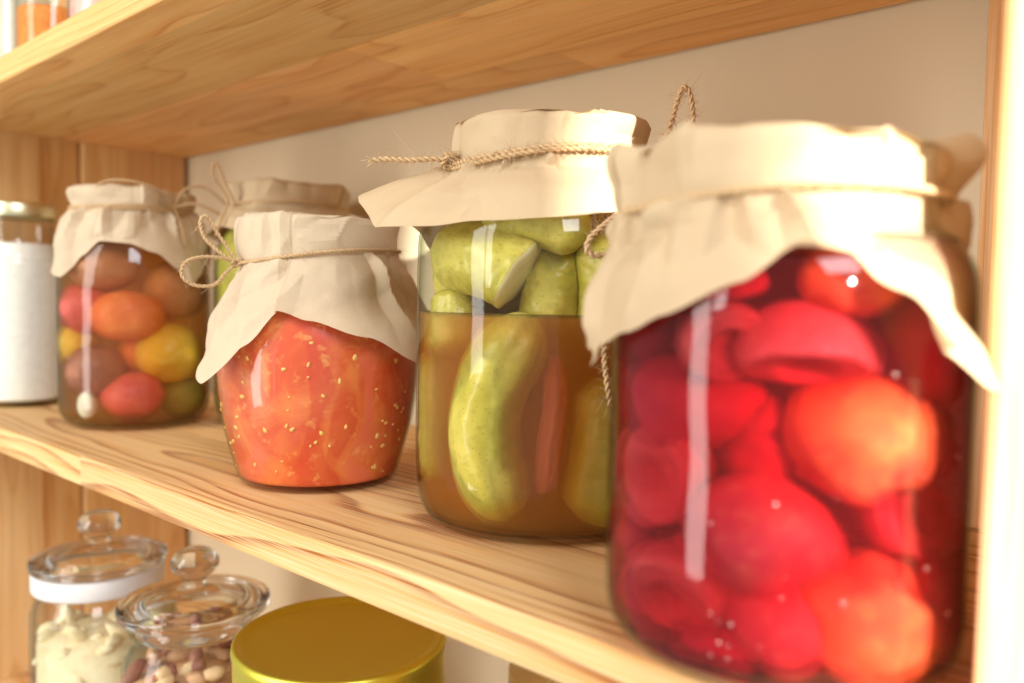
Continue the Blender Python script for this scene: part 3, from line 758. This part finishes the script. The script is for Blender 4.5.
# ===== jar behind the crushed tomato
cB = (.383, -.083)
pB = [(0, .0015), (.046, .0), (.060, .003), (.068, .013), (.0715, .026), (.072, .05), (.072, .15), (.070, .172), (.064, .190), (.056, .200), (.053, .206), (.0525, .232)]
jB = jar('preserve_jar', 'jar with yellow green filling and crumpled paper top behind the crushed tomato jar', cB, pB, base=.008, group=JARS)
kB = [(-180, .05, 35, 20), (-110, .04, 40, 30), (-60, .03, 40, 30), (-20, .036, 35, 25), (30, .05, 35, 25), (80, .04, 40, 20), (130, .055, 35, 25)]
cover(.0595, .2400, .2190, kB, seed=41, pleats=22, amp=.0042, dome=.003, wrinkle=.002, cinch=.003, hull=pB).build('paper_cover', M['kraft'], jB)
mb = MB(); rope(mb, ring_pts(.0595, .2190, wob=.001), .0014, .007, .002)
tw = mb.build('twine', M['twine'], jB); mb = MB(); kb = Vector((-.050, -.038, .219))
rope(mb, [kb + Vector(p) for p in ((0, 0, 0), (-.008, -.004, .016), (-.014, -.005, .032), (-.018, -.005, .034), (-.018, -.004, .02), (-.006, 0, .002), (-.012, -.006, -.02), (-.016, -.006, -.034))], .0014, .007, .0018)
mb.build('bow', M['twine'], tw)
o = at(MB().add(*lathe(fill(pB, .195, base=.0085), 80)).build('pickle_filling', M['olive_fill']), jB)
tag(o, 'yellow green filling of the jar behind the crushed tomato', 'pickles')

# ===== flour jar, far left
cF = (.058, -.226)
pF = [(0, .0015), (.030, .0), (.038, .002), (.0425, .008), (.0435, .02), (.0435, .150), (.0415, .166), (.0370, .180), (.0345, .190), (.0345, .216)]
jF = thing('storage_jar', 'jar of white flour with a gold metal lid at the far end', 'jar', (*cF, 0), facing(*cF))
glass_body(jF, pF, .002, .005, 72)
MB().add(*lathe([(.0335, .2175), (.0375, .2135), (.0380, .2155), (.0380, .2275), (.0365, .2300), (.033, .2305), (.032, .2295), (0, .2295)], 72)).build('lid', M['gold'], jF)
o = at(MB().add(*lathe(fill(pF, .183, gap=.0024, base=.0055), 72)).build('flour', M['flour']), jF); tag(o, 'white flour filling the far gold lidded jar', 'flour')

# ------------------------------------------------------------------ lower shelf
ZL = -H - T
def blob_fill(n, r, z0, z1, size, mats, seed, kind='kidney'):
    rs = random.Random(seed); mb = MB()
    for i in range(n):
        a = rs.uniform(0, 6.283); q = r * math.sqrt(rs.random())
        z = z0 + (z1 - z0) * rs.random() + .012 * (1 - (q / r) ** 2) * rs.random()
        ax = Matrix.Rotation(rs.uniform(0, 6), 3, 'X') @ Matrix.Rotation(rs.uniform(0, 6), 3, 'Z')
        v, f = ellipsoid((q * math.cos(a), q * math.sin(a), z), (size * rs.uniform(.8, 1.2), size * .55, size * .5), 10, 7, .25, 1.5, i, axis=ax)
        mb.add(v, f, rs.randrange(len(mats)))
    return mb

def knob_jar(label, c, rb, rl, zlid, gasket, name='storage_jar'):
    t = thing(name, label, 'jar', (*c, ZL), facing(*c), 'glass knob lid jars on the lower shelf')
    h = zlid - ZL
    pr = [(0, .0015), (rb * .75, 0), (rb * .93, .003), (rb, .012), (rb, .05), (rb, h - .060), (rb * .98, h - .045), (rb * .90, h - .032), (rb * .86, h - .024), (rb * .90, h - .018)]
    glass_body(t, pr, .003, .006, 80)
    if gasket:
        MB().add(*lathe([(rb * .87, h - .026), (rl * .95, h - .026), (rl * .97, h - .024), (rl * .97, h - .010), (rl * .95, h - .008), (rb * .87, h - .008)], 80)).build('gasket', M['gasket'], t)
    lp = smooth_prof([(rb * .80, h - .022), (rb * .86, h - .0075), (rl * .97, h - .0065), (rl, h - .002), (rl * .97, h + .003), (rl * .7, h + .0065), (.022, h + .0095), (.011, h + .013), (.0085, h + .0165),
                      (.0115, h + .022), (.0175, h + .027), (.0190, h + .034), (.015, h + .041), (.008, h + .0445), (0, h + .0455)], 5)
    lp = lp + [(0, h + .004), (rl * .6, h + .001), (rb * .78, h - .006), (rb * .77, h - .022), (rb * .80, h - .022)]
    MB().add(*lathe(lp, 80)).build('lid', M['lidglass'], t)
    return t, h
k1, h1 = knob_jar('white gasket glass jar of cashews with a round glass knob lid', (.289, -.232), .060, .0605, -.126, True)
o = at(blob_fill(150, .050, .05, h1 - .068, .012, [M['cream_nuts']], 1).add(*lathe([(0, .007), (.050, .008), (.0545, .02), (.0545, h1 - .078), (.036, h1 - .070), (0, h1 - .066)], 48)).build('cashews', M['cream_nuts']), k1)
tag(o, 'pale cashew kernels heaped in the white gasket jar', 'nuts', kind='stuff')
k2, h2 = knob_jar('clear glass knob lid jar of mixed brown nuts beside the gold lidded jar', (.470, -.228), .056, .0595, -.124, False)
o = at(blob_fill(170, .048, .05, h2 - .050, .011, [M['brown_nuts'], M['tan_nuts'], M['dark_berry']], 2).add(*lathe([(0, .007), (.046, .008), (.0505, .02), (.0505, h2 - .058), (0, h2 - .052)], 48)).build('mixed_nuts', [M['brown_nuts'], M['tan_nuts'], M['dark_berry']]), k2)
tag(o, 'mixed brown nuts and dried berries in the clear knob jar', 'nuts', kind='stuff')

# gold lidded jar
cG = (.660, -.222); zg = -.100; hg = zg - ZL
kG = thing('storage_jar', 'wide jar with a greenish gold metal lid under the middle shelf', 'jar', (*cG, ZL), facing(*cG))
pG = [(0, .0015), (0.0521, 0), (0.0632, .003), (0.0688, .012), (0.0698, .03), (0.0698, hg - .05), (0.0679, hg - .036), (0.0665, hg - .028), (0.0665, hg - .006)]
glass_body(kG, pG, .0028, .006, 80)
MB().add(*lathe([(0.0674, hg - .030), (0.0693, hg - .0315), (0.0705, hg - .029), (0.0698, hg - .026), (0.0702, hg - .006), (0.0711, hg - .003), (0.0707, hg + .0005), (0.0688, hg + .002), (0.0665, hg + .0015), (0.0651, hg - .0008), (0.0614, hg - .0014), (0, hg - .001)], 110)).build('lid', M['olive_gold'], kG)
o = at(MB().add(*lathe(fill(pG, hg - .045, base=.0065), 72)).build('dried_filling', M['tan_nuts']), kG); tag(o, 'tan dry goods in the greenish gold lidded jar', 'dry goods')

cK = (.800, -.135)
kK = thing('storage_jar', 'dark filled glass jar in the shade right of the gold lid', 'jar', (*cK, ZL), facing(*cK))
hk = .235
pK = [(0, .0015), (.040, 0), (.050, .003), (.055, .012), (.056, .03), (.056, hk - .05), (.052, hk - .03), (.046, hk - .02), (.046, hk)]
glass_body(kK, pK, .0025, .006, 72)
MB().add(*lathe([(.0470, hk - .014), (.049, hk - .014), (.0495, hk), (.048, hk + .002), (0, hk + .002)], 72)).build('lid', M['gold'], kK)
o = at(MB().add(*lathe(fill(pK, hk - .04, base=.0065), 72)).build('dark_preserve', M['dark_fill']), kK); tag(o, 'dark brown preserve in the shaded jar', 'preserve')

# ------------------------------------------------------------------ upper shelf
ZU = H + T
def small_jar(label, c, r, h, level, matn, fname, flabel, fcat, lid):
    t = thing('spice_jar', label, 'jar', (*c, ZU), facing(*c), 'small jars on the upper shelf')
    pr = [(0, .0015), (r * .8, 0), (r * .96, .003), (r, .01), (r, .03), (r, h * .8), (r * .93, h * .88), (r * .8, h * .94), (r * .8, h)]
    glass_body(t, pr, .002, .005, 56)
    MB().add(*lathe([(r * .81, h - .012), (r * .86, h - .012), (r * .87, h), (r * .84, h + .002), (0, h + .002)], 56)).build('lid', M[lid], t)
    o = at(MB().add(*lathe(fill(pr, level, gap=.0024, base=.0055), 56)).build(fname, M[matn]), t); tag(o, flabel, fcat)
small_jar('small jar of orange lentils at the upper shelf edge', (.262, -.258), .0330, .13, .044, 'lentil', 'lentils', 'orange lentils in the small upper shelf jar', 'lentils', 'gold')
small_jar('small jar of pink salt on the upper shelf', (.388, -.255), .0360, .13, .10, 'pink', 'pink_salt', 'pink salt in the upper shelf jar', 'salt', 'gold')
small_jar('jar of ivory powder at the left end of the upper shelf', (.150, -.262), .0420, .14, .12, 'ivory', 'ivory_powder', 'ivory powder in the leftmost upper shelf jar', 'powder', 'gold')

# ------------------------------------------------------------------ light
w = bpy.data.worlds.new('World'); sc.world = w; w.use_nodes = True
bg = w.node_tree.nodes['Background']; bg.inputs[0].default_value = (1.0, .94, .84, 1); bg.inputs[1].default_value = .50

def aim(o, target):
    o.rotation_euler = (Vector(target) - o.location).to_track_quat('-Z', 'Y').to_euler()
def area(name, az, dist, z, sx, sy, power, colr, target=(.75, -.2, .1)):
    l = bpy.data.lights.new(name, 'AREA'); l.shape = 'RECTANGLE'; l.size = sx; l.size_y = sy; l.energy = power; l.color = colr
    o = bpy.data.objects.new(name, l); col.objects.link(o)
    o.location = (target[0] + math.cos(R(az)) * dist, target[1] + math.sin(R(az)) * dist, z); aim(o, target); return o
area('window_light', 250, 1.9, .45, .44, 2.3, 26, (1, .975, .93))
area('window_light', 261, 1.9, .80, .22, 1.3, 8, (1, .975, .93))  # extra pane added to break up the window's reflected streak
area('sky_window_light', 330, 2.6, 1.75, .9, 1.2, 46, (.93, .96, 1))
# low sun through the window: narrow beam whose left edge the window frame cuts
d = Vector((math.cos(R(-28)), math.sin(R(-28)), 0)); nrm = Vector((.47, .882, 0))
half = 12; dist = 4.0; el = R(13)
edge = Vector((1.0, -.30, .10)); edge += nrm * (0.199 - edge.dot(nrm))
src = edge + d * dist * math.cos(el) + Vector((0, 0, dist * math.sin(el)))
s = bpy.data.lights.new('sun_beam', 'SPOT'); s.spot_size = R(half * 2); s.spot_blend = .004; s.shadow_soft_size = .02; s.energy = 3000; s.color = (1, .95, .86)
so = bpy.data.objects.new('sun_beam', s); col.objects.link(so)
so.location = src; aim(so, edge + nrm * dist * math.tan(R(half)))

# ------------------------------------------------------------------ camera
cam = bpy.data.cameras.new('Camera'); co = bpy.data.objects.new('Camera', cam); col.objects.link(co); sc.camera = co
yaw, pit, rol = R(48.826), R(2.830), R(1.0006)
fw = Vector((-math.cos(yaw) * math.cos(pit), math.sin(yaw) * math.cos(pit), -math.sin(pit)))
rt = fw.cross(Vector((0, 0, 1))).normalized(); up = rt.cross(fw)
r2 = rt * math.cos(rol) + up * math.sin(rol); u2 = up * math.cos(rol) - rt * math.sin(rol)
m = Matrix((r2, u2, -fw)).transposed().to_4x4(); m.translation = CAM; co.matrix_world = m
cam.sensor_width = 36; cam.lens = 800 / 1024 * 36; cam.clip_start = .01; cam.clip_end = 50
cam.dof.use_dof = True; cam.dof.focus_distance = .465; cam.dof.aperture_fstop = 4.2; cam.dof.aperture_blades = 9

sc.view_settings.view_transform = 'Standard'; sc.view_settings.look = 'None'; sc.view_settings.exposure = .33; sc.view_settings.gamma = 1
cy = sc.cycles
cy.use_denoising = True; cy.max_bounces = 14; cy.transparent_max_bounces = 40; cy.diffuse_bounces = 5; cy.glossy_bounces = 5
cy.transmission_bounces = 8; cy.volume_bounces = 3; cy.sample_clamp_indirect = 6
